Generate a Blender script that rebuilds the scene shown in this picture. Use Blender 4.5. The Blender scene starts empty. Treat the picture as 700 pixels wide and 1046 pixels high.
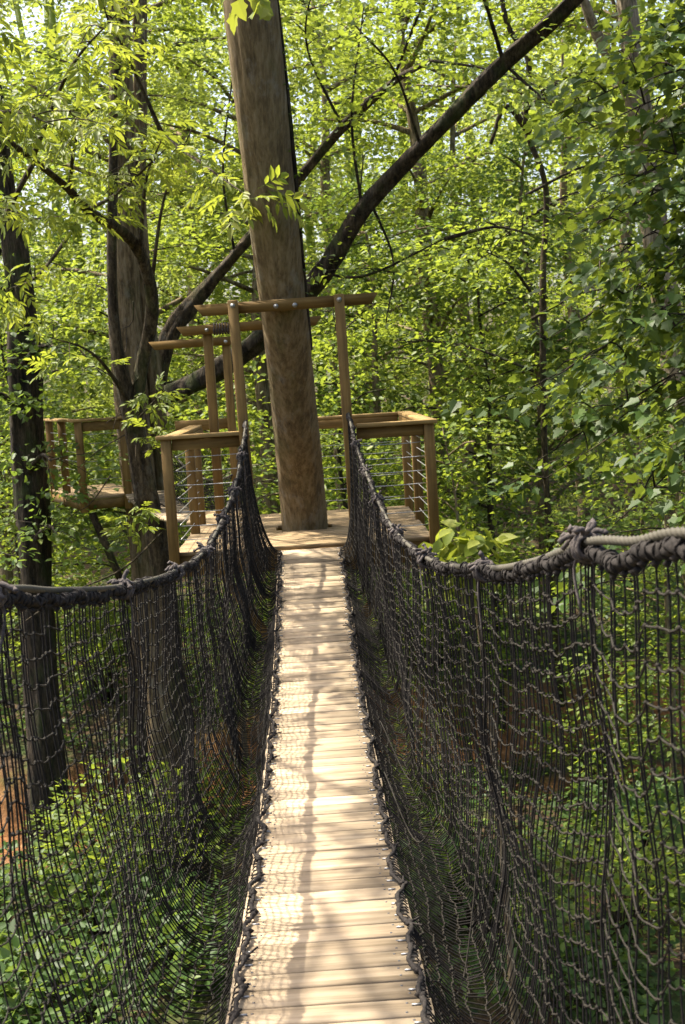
import bpy, math, random
import numpy as np
R = math.radians
PI = math.pi

# ------------------------------------------------------------------ camera, world, sun, exposure
scene = bpy.context.scene
C = scene.collection
EYE = 1.74
cam_d = bpy.data.cameras.new('camera')
cam = bpy.data.objects.new('camera', cam_d); C.objects.link(cam)
_r, _p, _y = R(3.5), R(6.06), R(1.3)
_fw = np.array([math.sin(_y)*math.cos(_p), math.cos(_y)*math.cos(_p), -math.sin(_p)])
_rt0 = np.array([math.cos(_y), -math.sin(_y), 0.0]); _up0 = np.cross(_rt0, _fw)
_rt = math.cos(_r)*_rt0 - math.sin(_r)*_up0
_up = math.sin(_r)*_rt0 + math.cos(_r)*_up0
from mathutils import Matrix, Vector
cam.matrix_world = Matrix(((_rt[0], _up[0], -_fw[0], 0), (_rt[1], _up[1], -_fw[1], 0), (_rt[2], _up[2], -_fw[2], EYE), (0, 0, 0, 1)))
cam_d.sensor_fit = 'VERTICAL'; cam_d.sensor_height = 36; cam_d.lens = 1300/1046*36
cam_d.clip_end = 2000; cam_d.clip_start = 0.05
cam_d.dof.use_dof = True; cam_d.dof.focus_distance = 6.5; cam_d.dof.aperture_fstop = 9
scene.camera = cam

SUN_EL, SUN_AZ = R(61), R(-62)          # azimuth from +Y towards +X: the sun stands to the left, a little ahead
world = bpy.data.worlds.new('World'); scene.world = world; world.use_nodes = True
nt = world.node_tree
sky = nt.nodes.new('ShaderNodeTexSky'); sky.sky_type = 'NISHITA'; sky.sun_disc = False
sky.sun_elevation = SUN_EL; sky.sun_rotation = SUN_AZ % (2*PI)
sky.air_density = 1.0; sky.dust_density = 6.0; sky.ozone_density = 0.6
bg = nt.nodes['Background']; bg.inputs['Strength'].default_value = 0.15
nt.links.new(sky.outputs['Color'], bg.inputs['Color'])
sun_d = bpy.data.lights.new('sun', 'SUN'); sun_d.energy = 5.0; sun_d.angle = R(0.5); sun_d.color = (1.0, 0.92, 0.77)
sun = bpy.data.objects.new('sun', sun_d); C.objects.link(sun)
sdir = Vector((math.sin(SUN_AZ)*math.cos(SUN_EL), math.cos(SUN_AZ)*math.cos(SUN_EL), math.sin(SUN_EL)))
sun.rotation_euler = sdir.to_track_quat('Z', 'Y').to_euler()
sun.location = sdir*60
vs = scene.view_settings
vs.view_transform = 'Standard'; vs.look = 'None'; vs.gamma = 1; vs.use_curve_mapping = False
vs.exposure = 1.4
cy = scene.cycles
cy.max_bounces = 10; cy.diffuse_bounces = 8; cy.glossy_bounces = 2; cy.transmission_bounces = 8; cy.transparent_max_bounces = 4
cy.use_denoising = True
try: cy.denoiser = 'OPENIMAGEDENOISE'
except Exception: pass
cy.sample_clamp_indirect = 6.0
cy.caustics_reflective = False; cy.caustics_refractive = False

rng = np.random.default_rng(7)
random.seed(7)

# ------------------------------------------------------------------ materials
def new_mat(name):
    m = bpy.data.materials.new(name); m.use_nodes = True
    n = m.node_tree; n.nodes.clear()
    out = n.nodes.new('ShaderNodeOutputMaterial')
    return m, n, out
def N(n, t, **kw):
    x = n.nodes.new(t)
    for k, v in kw.items():
        if k in x.inputs: x.inputs[k].default_value = v
        else: setattr(x, k, v)
    return x
def ramp(n, fac, stops):
    r = n.nodes.new('ShaderNodeValToRGB'); e = r.color_ramp.elements
    while len(e) > 1: e.remove(e[-1])
    e[0].position = stops[0][0]; e[0].color = (*stops[0][1], 1)
    for p, c in stops[1:]:
        k = e.new(p); k.color = (*c, 1)
    n.links.new(fac, r.inputs['Fac']); return r.outputs['Color']
def coords(n, scale=(1, 1, 1), kind='Object'):
    tc = n.nodes.new('ShaderNodeTexCoord'); mp = n.nodes.new('ShaderNodeMapping')
    mp.inputs['Scale'].default_value = scale
    n.links.new(tc.outputs[kind], mp.inputs['Vector']); return mp.outputs['Vector']
def noise(n, vec, scale, detail=5, rough=0.6):
    x = N(n, 'ShaderNodeTexNoise', Scale=scale, Detail=detail, Roughness=rough)
    n.links.new(vec, x.inputs['Vector']); return x.outputs['Fac']
def mixc(n, fac, a, b, mode='MIX'):
    m = n.nodes.new('ShaderNodeMix'); m.data_type = 'RGBA'; m.blend_type = mode
    for s, v in ((m.inputs[0], fac), (m.inputs[6], a), (m.inputs[7], b)):
        if hasattr(v, 'is_output'): n.links.new(v, s)
        else: s.default_value = v if not isinstance(v, tuple) or len(v) == 4 else (*v, 1)
    return m.outputs[2]
def bumpn(n, h, strength, dist):
    b = N(n, 'ShaderNodeBump', Strength=strength, Distance=dist); n.links.new(h, b.inputs['Height']); return b.outputs['Normal']

def leaf_mat(name, stops, trans, tmix=0.45, rough=0.42, spec=0.4):
    m, n, out = new_mat(name)
    at = n.nodes.new('ShaderNodeAttribute'); at.attribute_name = 'tint'
    col = ramp(n, at.outputs['Fac'], stops)
    p = N(n, 'ShaderNodeBsdfPrincipled', Roughness=rough); p.inputs['Specular IOR Level'].default_value = spec
    n.links.new(col, p.inputs['Base Color'])
    t = n.nodes.new('ShaderNodeBsdfTranslucent')
    tc = mixc(n, 0.55, col, trans); n.links.new(tc, t.inputs['Color'])
    mx = N(n, 'ShaderNodeMixShader', Fac=tmix)
    n.links.new(p.outputs[0], mx.inputs[1]); n.links.new(t.outputs[0], mx.inputs[2]); n.links.new(mx.outputs[0], out.inputs['Surface'])
    return m
LEAF_A = leaf_mat('leaf_spring_green', [(0, (.036, .08, .014)), (.5, (.10, .158, .022)), (.85, (.165, .215, .032)), (1, (.22, .26, .05))], (.42, .50, .045), .5, .5, .35)
LEAF_F = leaf_mat('leaf_far_lit', [(0, (.055, .11, .022)), (.5, (.145, .20, .036)), (.85, (.22, .26, .06)), (1, (.28, .32, .10))], (.48, .55, .075), .5, .5, .3)  # colour made paler so the far wood looks lit
LEAF_B = leaf_mat('leaf_deep_green', [(0, (.026, .062, .013)), (.5, (.062, .115, .02)), (.9, (.105, .165, .03)), (1, (.17, .21, .045))], (.28, .38, .04), .5, .5, .3)
LEAF_M = leaf_mat('leaf_maple', [(0, (.022, .05, .009)), (.5, (.044, .088, .015)), (.93, (.08, .135, .022)), (1, (.24, .24, .03))], (.27, .33, .03), .42, .5, .3)
LEAF_H = leaf_mat('leaf_compound', [(0, (.055, .10, .015)), (.5, (.11, .165, .022)), (.9, (.17, .225, .03)), (1, (.24, .27, .045))], (.42, .46, .04), .52, .5, .3)
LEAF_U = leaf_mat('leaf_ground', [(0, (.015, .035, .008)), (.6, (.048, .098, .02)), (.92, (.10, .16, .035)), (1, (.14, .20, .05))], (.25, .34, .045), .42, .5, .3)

def bark_mat(name, a, b, c, scale=7, stretch=.13, moss=0.0, strength=.9):
    m, n, out = new_mat(name)
    v = coords(n, (1, 1, stretch)); f1 = noise(n, v, scale*3.2, 8, .72)
    fa = noise(n, coords(n, (1, 1, .22)), scale*.9, 6, .7)
    f2 = noise(n, coords(n, (1, 1, .45)), 2.4, 5, .65)
    mm = n.nodes.new('ShaderNodeMath'); mm.operation = 'MULTIPLY_ADD'; mm.inputs[1].default_value = .55
    n.links.new(fa, mm.inputs[0]); m2 = n.nodes.new('ShaderNodeMath'); m2.operation = 'MULTIPLY'; m2.inputs[1].default_value = .45
    n.links.new(f1, m2.inputs[0]); n.links.new(m2.outputs[0], mm.inputs[2]); f1 = mm.outputs[0]
    col = ramp(n, f1, [(.36, tuple(x*.5 for x in a)), (.44, a), (.51, b), (.62, c)])
    col = mixc(n, ramp(n, f2, [(.36, (.5, .5, .5)), (.60, (0, 0, 0))]), col, mixc(n, .5, col, tuple(x*.8 for x in a)))
    f4 = noise(n, coords(n, (1, 1, .7)), 6.5, 6, .7)          # grey lichen
    col = mixc(n, ramp(n, f4, [(.54, (0, 0, 0)), (.68, (.4, .4, .4))]), col, (c[0]*.95, c[0]*.92, c[0]*.8))
    if moss:
        f3 = noise(n, coords(n, (1, 1, .6)), 3.1, 4, .6)
        k = ramp(n, f3, [(.52, (0, 0, 0)), (.66, (moss, moss, moss))])
        col = mixc(n, k, col, (.05, .075, .018))
    p = N(n, 'ShaderNodeBsdfPrincipled', Roughness=.9); p.inputs['Specular IOR Level'].default_value = .2
    n.links.new(col, p.inputs['Base Color'])
    n.links.new(bumpn(n, f1, strength, .06), p.inputs['Normal'])
    n.links.new(p.outputs[0], out.inputs['Surface']); return m
BARK_MAIN = bark_mat('bark_brown', (.115, .082, .040), (.18, .132, .066), (.27, .208, .12), 12, .06, .3)
BARK_TAN = bark_mat('bark_tan', (.07, .048, .024), (.16, .115, .062), (.27, .205, .125), 12, .1, .3)
BARK_DARK = bark_mat('bark_dark', (.010, .008, .006), (.036, .027, .017), (.09, .068, .046), 12, .2, .4)
BARK_GREY = bark_mat('bark_grey', (.08, .058, .033), (.20, .15, .088), (.32, .255, .165), 12, .10, .3)
BARK_PALE = bark_mat('bark_pale', (.10, .08, .05), (.22, .175, .115), (.33, .27, .19), 11, .12, .2)
BARK_LIMB = bark_mat('bark_limb', (.018, .013, .008), (.055, .04, .022), (.13, .10, .06), 12, .4, .35)

def wood_mat(name, a, b, c, axis=0, scale=1.0, rough=.75, isl=.5, knots=False):
    m, n, out = new_mat(name)
    st = [26, 26, 26]; st[axis] = 1.6
    v = coords(n, tuple(s*scale for s in st))
    geo = n.nodes.new('ShaderNodeNewGeometry'); rnd = geo.outputs['Random Per Island']
    add = n.nodes.new('ShaderNodeVectorMath'); add.operation = 'ADD'
    mul = n.nodes.new('ShaderNodeVectorMath'); mul.operation = 'SCALE'; mul.inputs[0].default_value = (37, 53, 71)
    n.links.new(rnd, mul.inputs['Scale']); n.links.new(v, add.inputs[0]); n.links.new(mul.outputs[0], add.inputs[1])
    f = noise(n, add.outputs[0], 1.0, 6, .62)
    col = ramp(n, f, [(.28, a), (.5, b), (.72, c)])
    f2 = noise(n, coords(n, (2.3, 2.3, 2.3)), 1.4, 4, .6)
    col = mixc(n, ramp(n, f2, [(.42, (0, 0, 0)), (.68, (.55, .55, .55))]), col, tuple(x*.55 for x in b))
    if knots:
        vk = n.nodes.new('ShaderNodeTexVoronoi'); vk.inputs['Scale'].default_value = 1.0
        ml = n.nodes.new('ShaderNodeVectorMath'); ml.operation = 'MULTIPLY'; ml.inputs[1].default_value = (2.2/1.6, 9/26, 9/26)
        n.links.new(add.outputs[0], ml.inputs[0]); n.links.new(ml.outputs[0], vk.inputs['Vector'])
        col = mixc(n, ramp(n, vk.outputs['Distance'], [(.035, (.85, .85, .85)), (.075, (0, 0, 0))]), col, (.07, .04, .02))
    mr = n.nodes.new('ShaderNodeMapRange'); mr.inputs['To Min'].default_value = 1-isl*.5; mr.inputs['To Max'].default_value = 1+isl*.28
    n.links.new(rnd, mr.inputs['Value'])
    vm = n.nodes.new('ShaderNodeVectorMath'); vm.operation = 'SCALE'
    n.links.new(col, vm.inputs[0]); n.links.new(mr.outputs[0], vm.inputs['Scale'])
    p = N(n, 'ShaderNodeBsdfPrincipled', Roughness=rough); p.inputs['Specular IOR Level'].default_value = .3
    n.links.new(vm.outputs[0], p.inputs['Base Color'])
    n.links.new(bumpn(n, f, .35, .006), p.inputs['Normal'])
    n.links.new(p.outputs[0], out.inputs['Surface']); return m
PLANK = wood_mat('plank_weathered', (.18, .135, .08), (.39, .30, .195), (.53, .43, .295), 0, 1.0, .75, .95, True)
PDECK = wood_mat('platform_deck_wood', (.14, .095, .045), (.25, .175, .09), (.34, .25, .14), 0)
POSTW = wood_mat('treated_post', (.085, .047, .011), (.17, .10, .026), (.245, .152, .05), 2, 1, .7, .35)
BEAMW = wood_mat('treated_beam', (.085, .047, .011), (.17, .10, .026), (.245, .152, .05), 0, 1, .7, .35)
RAILY = wood_mat('treated_rail', (.085, .047, .011), (.17, .10, .026), (.245, .152, .05), 1, 1, .7, .35)
CAPX = wood_mat('rail_cap_wood', (.15, .09, .025), (.25, .16, .055), (.33, .225, .09), 0)
CAPY = wood_mat('rail_cap_wood_side', (.15, .09, .025), (.25, .16, .055), (.33, .225, .09), 1)

def rope_mat(name, a, b, scale=60, rough=.9):
    m, n, out = new_mat(name)
    f = noise(n, coords(n), scale, 4, .6)
    f2 = noise(n, coords(n), 3.0, 3, .6)
    col = mixc(n, f2, ramp(n, f, [(.3, a), (.7, b)]), ramp(n, f, [(.3, tuple(x*.6 for x in a)), (.7, tuple(x*.7 for x in b))]))
    p = N(n, 'ShaderNodeBsdfPrincipled', Roughness=rough); p.inputs['Specular IOR Level'].default_value = .25
    n.links.new(col, p.inputs['Base Color']); n.links.new(bumpn(n, f, .6, .004), p.inputs['Normal'])
    n.links.new(p.outputs[0], out.inputs['Surface']); return m
NETM = rope_mat('net_cord_shaded', (.004, .0032, .003), (.014, .011, .0095), 90)  # upright cords coloured near black to look shaded and backlit
NETH = rope_mat('net_knot_cord_lit', (.010, .0085, .006), (.036, .031, .023), 90)  # same netting in a lighter colour, for the highlights on cross cords
ROPE = rope_mat('dark_rope', (.008, .0065, .006), (.036, .030, .026), 70)
TIE = rope_mat('tie_rope', (.03, .025, .023), (.12, .102, .095), 60)
def metal_mat(name, col, rough, metallic=.85):
    m, n, out = new_mat(name)
    f = noise(n, coords(n), 40, 4, .6)
    p = N(n, 'ShaderNodeBsdfPrincipled', Roughness=rough, Metallic=metallic)
    n.links.new(ramp(n, f, [(.3, tuple(c*.7 for c in col)), (.7, col)]), p.inputs['Base Color'])
    n.links.new(p.outputs[0], out.inputs['Surface']); return m
CABLE = metal_mat('galvanised_cable', (.07, .062, .044), .7, .2)
STEEL = metal_mat('galvanised_steel', (.42, .42, .42), .45)
SCREW = metal_mat('screw_steel', (.10, .10, .11), .5, .6)

def ground_mat():
    m, n, out = new_mat('forest_floor')
    v = coords(n)
    f = noise(n, v, 1.1, 6, .65); g = noise(n, v, 14, 5, .7)
    soil = ramp(n, g, [(.3, (.018, .012, .007)), (.52, (.055, .036, .02)), (.7, (.12, .078, .042))])
    green = ramp(n, g, [(.3, (.015, .03, .008)), (.7, (.05, .09, .02))])
    col = mixc(n, ramp(n, f, [(.46, (0, 0, 0)), (.6, (.8, .8, .8))]), soil, green)
    clay = ramp(n, noise(n, v, 5, 5, .65), [(.3, (.10, .05, .02)), (.5, (.24, .11, .042)), (.66, (.36, .185, .085)), (.8, (.42, .27, .16))])
    at = n.nodes.new('ShaderNodeAttribute'); at.attribute_name = 'clay'
    mm = n.nodes.new('ShaderNodeMath'); mm.operation = 'MULTIPLY'
    n.links.new(at.outputs['Fac'], mm.inputs[0])
    n.links.new(ramp(n, noise(n, v, 2.3, 4, .6), [(.3, (.25, .25, .25)), (.5, (1, 1, 1))]), mm.inputs[1])
    col = mixc(n, mm.outputs[0], col, clay)
    p = N(n, 'ShaderNodeBsdfPrincipled', Roughness=.95); p.inputs['Specular IOR Level'].default_value = .15
    n.links.new(col, p.inputs['Base Color']); n.links.new(bumpn(n, g, .8, .05), p.inputs['Normal'])
    n.links.new(p.outputs[0], out.inputs['Surface']); return m
GROUND = ground_mat()

# ------------------------------------------------------------------ mesh helpers
class MB:
    def __init__(s): s.v = []; s.f = []; s.n = 0; s.t = []; s.mi = []; s.cur = 0
    def add(s, verts, faces, tint=None):
        verts = np.asarray(verts, float).reshape(-1, 3)
        if isinstance(faces, np.ndarray): faces = [faces]
        for f in faces:
            s.f.append(np.asarray(f, np.int64) + s.n); s.mi.append(np.full(len(f), s.cur, np.int32))
            s.t.append(np.broadcast_to(np.asarray(0.5 if tint is None else tint, float), (len(f),)) if not (tint is not None and np.ndim(tint)) else np.asarray(tint, float))
        s.v.append(verts); s.n += len(verts)
    def mesh(s, name, mat, smooth=False, tint=False):
        me = bpy.data.meshes.new(name)
        v = np.concatenate(s.v) if s.v else np.zeros((0, 3))
        me.vertices.add(len(v)); me.vertices.foreach_set('co', v.astype(np.float32).ravel())
        loops = np.concatenate([f.ravel() for f in s.f]); tot = np.concatenate([np.full(len(f), f.shape[1]) for f in s.f])
        me.loops.add(len(loops)); me.loops.foreach_set('vertex_index', loops.astype(np.int32))
        me.polygons.add(len(tot)); me.polygons.foreach_set('loop_start', (np.cumsum(tot)-tot).astype(np.int32))
        me.polygons.foreach_set('loop_total', tot.astype(np.int32))
        if smooth: me.polygons.foreach_set('use_smooth', np.ones(len(tot), bool))
        if tint:
            a = me.attributes.new('tint', 'FLOAT', 'FACE'); a.data.foreach_set('value', np.concatenate(s.t).astype(np.float32))
        mats = mat if isinstance(mat, (list, tuple)) else [mat]
        for q in mats: me.materials.append(q)
        if len(mats) > 1: me.polygons.foreach_set('material_index', np.concatenate(s.mi))
        me.update(calc_edges=True)
        return me
    def build(s, name, mat, parent=None, smooth=False, tint=False):
        o = bpy.data.objects.new(name, s.mesh(name, mat, smooth, tint)); C.objects.link(o)
        if parent is not None:
            o.parent = parent
            o.matrix_parent_inverse = Matrix.Identity(4)
        return o
def box(mb, c, size, M=None, tint=None):
    x, y, z = np.asarray(size)/2
    v = np.array([(-x, -y, -z), (x, -y, -z), (x, y, -z), (-x, y, -z), (-x, -y, z), (x, -y, z), (x, y, z), (-x, y, z)])
    if M is not None: v = v @ np.asarray(M).T
    mb.add(v + np.asarray(c), np.array([(0, 3, 2, 1), (4, 5, 6, 7), (0, 1, 5, 4), (1, 2, 6, 5), (2, 3, 7, 6), (3, 0, 4, 7)]), tint)
def bar(mb, a, b, w, d, up=(0, 1, 0)):
    """box from a to b; w is measured across, d along the `up` hint"""
    a, b = np.asarray(a, float), np.asarray(b, float); z = b-a; L = np.linalg.norm(z); z /= L
    y = np.asarray(up, float); y = y - z*(y@z); y /= np.linalg.norm(y); x = np.cross(y, z)
    box(mb, (a+b)/2, (w, d, L), np.stack([x, y, z], 1))
def smooth_path(pts, n):
    P = np.asarray(pts, float); k = len(P)
    Q = np.vstack([2*P[0]-P[1], P, 2*P[-1]-P[-2]])
    t = np.linspace(0, k-1, n); i = np.minimum(t.astype(int), k-2); u = (t-i)[:, None]
    p0, p1, p2, p3 = Q[i], Q[i+1], Q[i+2], Q[i+3]
    return .5*((2*p1)+(-p0+p2)*u+(2*p0-5*p1+4*p2-p3)*u**2+(-p0+3*p1-3*p2+p3)*u**3)
def tube(mb, pts, rad, sides=8, lump=0.0, twist=None, cap=True, seed=0, ridge=0.0):
    P = np.asarray(pts, float); n = len(P); rad = np.broadcast_to(np.asarray(rad, float), (n,))
    T = np.gradient(P, axis=0); T /= np.linalg.norm(T, axis=1)[:, None]+1e-12
    u = np.cross(T[0], (0, 0, 1.0)); u = u if np.linalg.norm(u) > .2 else np.cross(T[0], (1.0, 0, 0)); u /= np.linalg.norm(u)
    th = np.linspace(0, 2*PI, sides, endpoint=False); rings = []
    s = np.concatenate([[0], np.cumsum(np.linalg.norm(np.diff(P, axis=0), axis=1))])
    g = np.random.default_rng(seed+11); ph = g.random(8)*6.28
    for i in range(n):
        u = u - T[i]*(u@T[i]); u /= np.linalg.norm(u); w = np.cross(T[i], u)
        r = np.full(sides, rad[i])
        if twist: r = r*(1+twist[1]*np.cos(twist[2]*th - s[i]*twist[0]))
        if lump: r = r*(1+lump*(np.sin(2*th+ph[0]+s[i]*1.3)+.7*np.sin(3*th+ph[1]-s[i]*2.1)+.6*np.sin(5*th+ph[2]+s[i]*.7)+.5*np.sin(s[i]*3.3+ph[3])+.5*np.sin(9*th+ph[4]+s[i]*.35)))
        if lump: r = r*(1+lump*.45*(np.sin(s[i]*9+ph[5]+2*th)*np.sin(s[i]*4.1+ph[6])+.7*np.sin(s[i]*17+ph[7]-th)*np.sin(3*th+s[i]*2.7)))
        if ridge:
            for kq in range(5): r = r*(1+ridge*np.sin((11+6*kq)*th+ph[kq]*3+1.6*np.sin(s[i]*(1.1+.7*kq)+ph[kq+1])+.35*np.sin(s[i]*(3.7+kq)+2*th))/(1+.4*kq))
        rings.append(P[i]+np.outer(np.cos(th)*r, u)+np.outer(np.sin(th)*r, w))
    v = np.concatenate(rings)
    a = np.arange(n-1)[:, None]*sides; j = np.arange(sides)[None]; j2 = (j+1) % sides
    f = np.stack([a+j, a+j2, a+sides+j2, a+sides+j], -1).reshape(-1, 4)
    fs = [f]
    if cap: fs += [np.arange(sides)[::-1][None], (np.arange(sides)+(n-1)*sides)[None]]
    mb.add(v, fs)
def segs(mb, A, B, r, sides=4):
    """many straight round segments at once"""
    A, B = np.asarray(A, float).reshape(-1, 3), np.asarray(B, float).reshape(-1, 3)
    T = B-A; L = np.linalg.norm(T, axis=1)[:, None]; T = T/(L+1e-9)
    ref = np.where(np.abs(T[:, 2:3]) > .8, np.array([[1., 0, 0]]), np.array([[0, 0, 1.]]))
    u = np.cross(T, ref); u /= np.linalg.norm(u, axis=1)[:, None]; w = np.cross(T, u)
    r = np.broadcast_to(np.asarray(r, float), (len(A),))[:, None]
    vs_ = []
    for P in (A-T*r*.3, B+T*r*.3):
        for k in range(sides):
            t = 2*PI*k/sides; vs_.append(P+u*math.cos(t)*r+w*math.sin(t)*r)
    v = np.stack(vs_, 1)
    b = np.arange(len(A))[:, None]*(2*sides)
    f = np.concatenate([b+np.array([k, (k+1) % sides, sides+(k+1) % sides, sides+k])[None] for k in range(sides)])
    mb.add(v.reshape(-1, 3), f)
def blobs(mb, P, r):
    """small knots"""
    P = np.asarray(P, float).reshape(-1, 3); n = len(P)
    d = np.array([(1, 0, 0), (-1, 0, 0), (0, 1, 0), (0, -1, 0), (0, 0, 1), (0, 0, -1.)])
    sc = np.broadcast_to(np.asarray(r, float), (n,))[:, None, None]*rng.uniform(.8, 1.3, (n, 6, 1))
    v = P[:, None]+d[None]*sc
    t = np.array([(0, 2, 4), (2, 1, 4), (1, 3, 4), (3, 0, 4), (2, 0, 5), (1, 2, 5), (3, 1, 5), (0, 3, 5)])
    f = (np.arange(n)[:, None, None]*6+t[None]).reshape(-1, 3)
    mb.add(v.reshape(-1, 3), f)

def tag(o, label=None, cat=None, group=None, kind=None):
    if label: o['label'] = label
    if cat: o['category'] = cat
    if group: o['group'] = group
    if kind: o['kind'] = kind
    return o
def thing(name, label, cat, loc=(0, 0, 0), rz=0, group=None):
    o = bpy.data.objects.new(name, None); C.objects.link(o); o.location = loc; o.rotation_euler.z = rz
    o.empty_display_size = .2
    return tag(o, label, cat, group)
def place(o, root):
    """keep a mesh built in world coordinates where it is under a root that stands elsewhere"""
    o.parent = root; o.location = -np.asarray(root.location); return o
def copy_tree(o, parent=None):
    c = o.copy(); C.objects.link(c)
    if parent is not None: c.parent = parent
    for ch in list(o.children): copy_tree(ch, c)
    return c

# ------------------------------------------------------------------ leaves
def unit(v): return v/(np.linalg.norm(v, axis=-1, keepdims=True)+1e-9)
def frames(ax, nr):
    ax = unit(ax); nr = unit(nr-ax*np.sum(nr*ax, -1, keepdims=True)); return ax, np.cross(ax, nr), nr
def leaf_simple(mb, c, ax, nr, L, ratio, tint):
    u, s, n = frames(ax, nr); L = np.asarray(L)[:, None]; W = L*ratio
    v = np.stack([c, c+u*L*.3+s*W*.5+n*L*.05, c+u*L*.68+s*W*.36+n*L*.03, c+u*L-n*L*.1, c+u*L*.68-s*W*.36+n*L*.03, c+u*L*.3-s*W*.5+n*L*.05], 1)
    b = np.arange(len(c))[:, None]*6
    mb.add(v.reshape(-1, 3), np.concatenate([b+np.array([[0, 1, 2, 3]]), b+np.array([[3, 4, 5, 0]])]), np.concatenate([tint, tint]))
_mh = np.array([(0, .02), (.17, .03), (.40, .04), (.37, .22), (.54, .44), (.43, .51), (.30, .55), (.24, .74), (.12, .86), (0, 1.0)])
def leaf_maple(mb, c, ax, nr, L, tint):
    u, s, n = frames(ax, nr); L = np.asarray(L)[:, None]; k = len(_mh)
    for sg in (1, -1):
        v = np.stack([c+u*L*y+s*L*x*sg+n*L*(x*.22-y*y*.16) for x, y in _mh], 1)
        idx = np.arange(k) if sg < 0 else np.arange(k)[::-1]
        mb.add(v.reshape(-1, 3), (np.arange(len(c))[:, None]*k+idx[None]), tint)
def leaf_compound(mb, c, ax, nr, L, tint, pairs=3):
    u, s, n = frames(ax, nr); L = np.asarray(L)[:, None]
    for i in range(pairs):
        t = .3+.6*i/max(1, pairs-.5)
        for sg in (1, -1):
            p = c+u*L*t-n*L*.18*t*t
            d = unit(u*.75+s*sg*.8-n*.3+rng.normal(0, .14, c.shape))
            leaf_simple(mb, p, d, unit(n+rng.normal(0, .25, c.shape)), L[:, 0]*rng.uniform(.38, .55, len(c)), .34, np.clip(tint+rng.normal(0, .08, len(c)), 0, 1))
    p = c+u*L*.92-n*L*.16
    leaf_simple(mb, p, unit(u-n*.45), n, L[:, 0]*.55, .36, tint)
    segs(mb, c, p, .0022, 3)
def spray(mb, centre, outward, rad, count, size, kind, tint0, flat=.16, tilt=.45, droop=.15):
    """a roughly flat fan of leaves round a twig"""
    a = rng.uniform(0, 2*PI, count); q = rad*np.sqrt(rng.uniform(.02, 1, count))
    off = np.stack([np.cos(a)*q, np.sin(a)*q, rng.normal(0, flat*rad, count)-droop*q*q/max(rad, .01)], 1)
    c = np.asarray(centre)+off
    ax = unit(off*np.array([1, 1, .2])+np.asarray(outward)*rad*.6+rng.normal(0, .3*rad, (count, 3)))+np.array([0, 0, -.25])
    nr = np.array([0, 0, 1.])+rng.normal(0, tilt, (count, 3))
    L = size*rng.uniform(.65, 1.25, count); t = np.clip(tint0+rng.normal(0, .17, count), 0, 1)
    if kind == 'maple': leaf_maple(mb, c, ax, nr, L, t)
    elif kind == 'compound': leaf_compound(mb, c, ax, nr, L, t)
    else: leaf_simple(mb, c, ax, nr, L, .62, t)

# ------------------------------------------------------------------ ground (the ravine floor under the bridge)
def bank_y(x): return 21.6+.28*x+.7*np.sin(x*.55+.6)+.3*np.sin(x*1.7)
def ground_z(x, y):
    t = np.clip((y-bank_y(x)+.28)/.56, 0, 1); t = t*t*(3-2*t)
    z = -4.95+.9*t+.12*np.sin(x*.7+y*.4)+.09*np.sin(x*1.3-y*.9+2)+.05*np.sin(x*3.1+y*2.3)
    z = z+.05*np.maximum(0, y-26)+.04*np.maximum(0, np.abs(x)-14)
    bed = np.exp(-((y-bank_y(x)+1.1)/.8)**2)
    return z-.25*bed
gx = np.concatenate([-np.geomspace(400, 16, 26), np.linspace(-15, 15, 121), np.geomspace(16, 400, 26)])
gy = np.concatenate([np.linspace(-60, 4, 17), np.linspace(5, 34, 146), np.geomspace(35, 700, 36)])
X, Y = np.meshgrid(gx, gy); Z = ground_z(X, Y)+rng.normal(0, .018, X.shape)
mb = MB(); nx, ny = len(gx), len(gy)
i, j = np.meshgrid(np.arange(nx-1), np.arange(ny-1)); b0 = (j*nx+i).ravel()
mb.add(np.stack([X, Y, Z], -1), np.stack([b0, b0+1, b0+nx+1, b0+nx], 1))
g_o = mb.build('ground', GROUND, smooth=True); tag(g_o, kind='structure')
d = Y-bank_y(X); clay = np.exp(-((d+.2)/.5)**2)*1.0*(np.abs(X) < 14)
clay = np.maximum(clay, .8*np.exp(-((d+2.9-.3*np.sin(X*1.3))/.35)**2)*(X > .6))
at = g_o.data.attributes.new('clay', 'FLOAT', 'POINT'); at.data.foreach_set('value', np.clip(clay, 0, 1).astype(np.float32).ravel())
def gz(x, y): return float(ground_z(np.float64(x), np.float64(y)))

# ------------------------------------------------------------------ rope bridge
bridge = thing('rope_bridge', 'plank footbridge with knotted black net sides leading to the tree platform', 'bridge', (0, 0, 0))
BX = -.048
_dk = smooth_path([(-1.0, .50), (.5, .27), (2, .07), (3.4, -.08), (5, -.235), (6.5, -.30), (8.2, -.26), (10, -.05), (11.5, .205)], 400)
def deck_z(y): return np.interp(y, _dk[:, 0], _dk[:, 1])
HALF = .30
mb = MB(); sc_mb = mb; st_mb = mb
def plank(mb, c, L, w, h, M, ch=.004):
    pr = np.array([(-w/2, -h/2), (w/2, -h/2), (w/2, h/2-ch), (w/2-ch, h/2), (-w/2+ch, h/2), (-w/2, h/2-ch)])
    v = np.concatenate([np.stack([np.full(6, x), pr[:, 0], pr[:, 1]], 1) for x in (-L/2, L/2)])@np.asarray(M).T+c
    k = np.arange(6); mb.add(v, [np.stack([k, (k+1) % 6, (k+1) % 6+6, k+6], 1)[:, ::-1], k[None], (k[::-1]+6)[None]])
y = -.8
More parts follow.
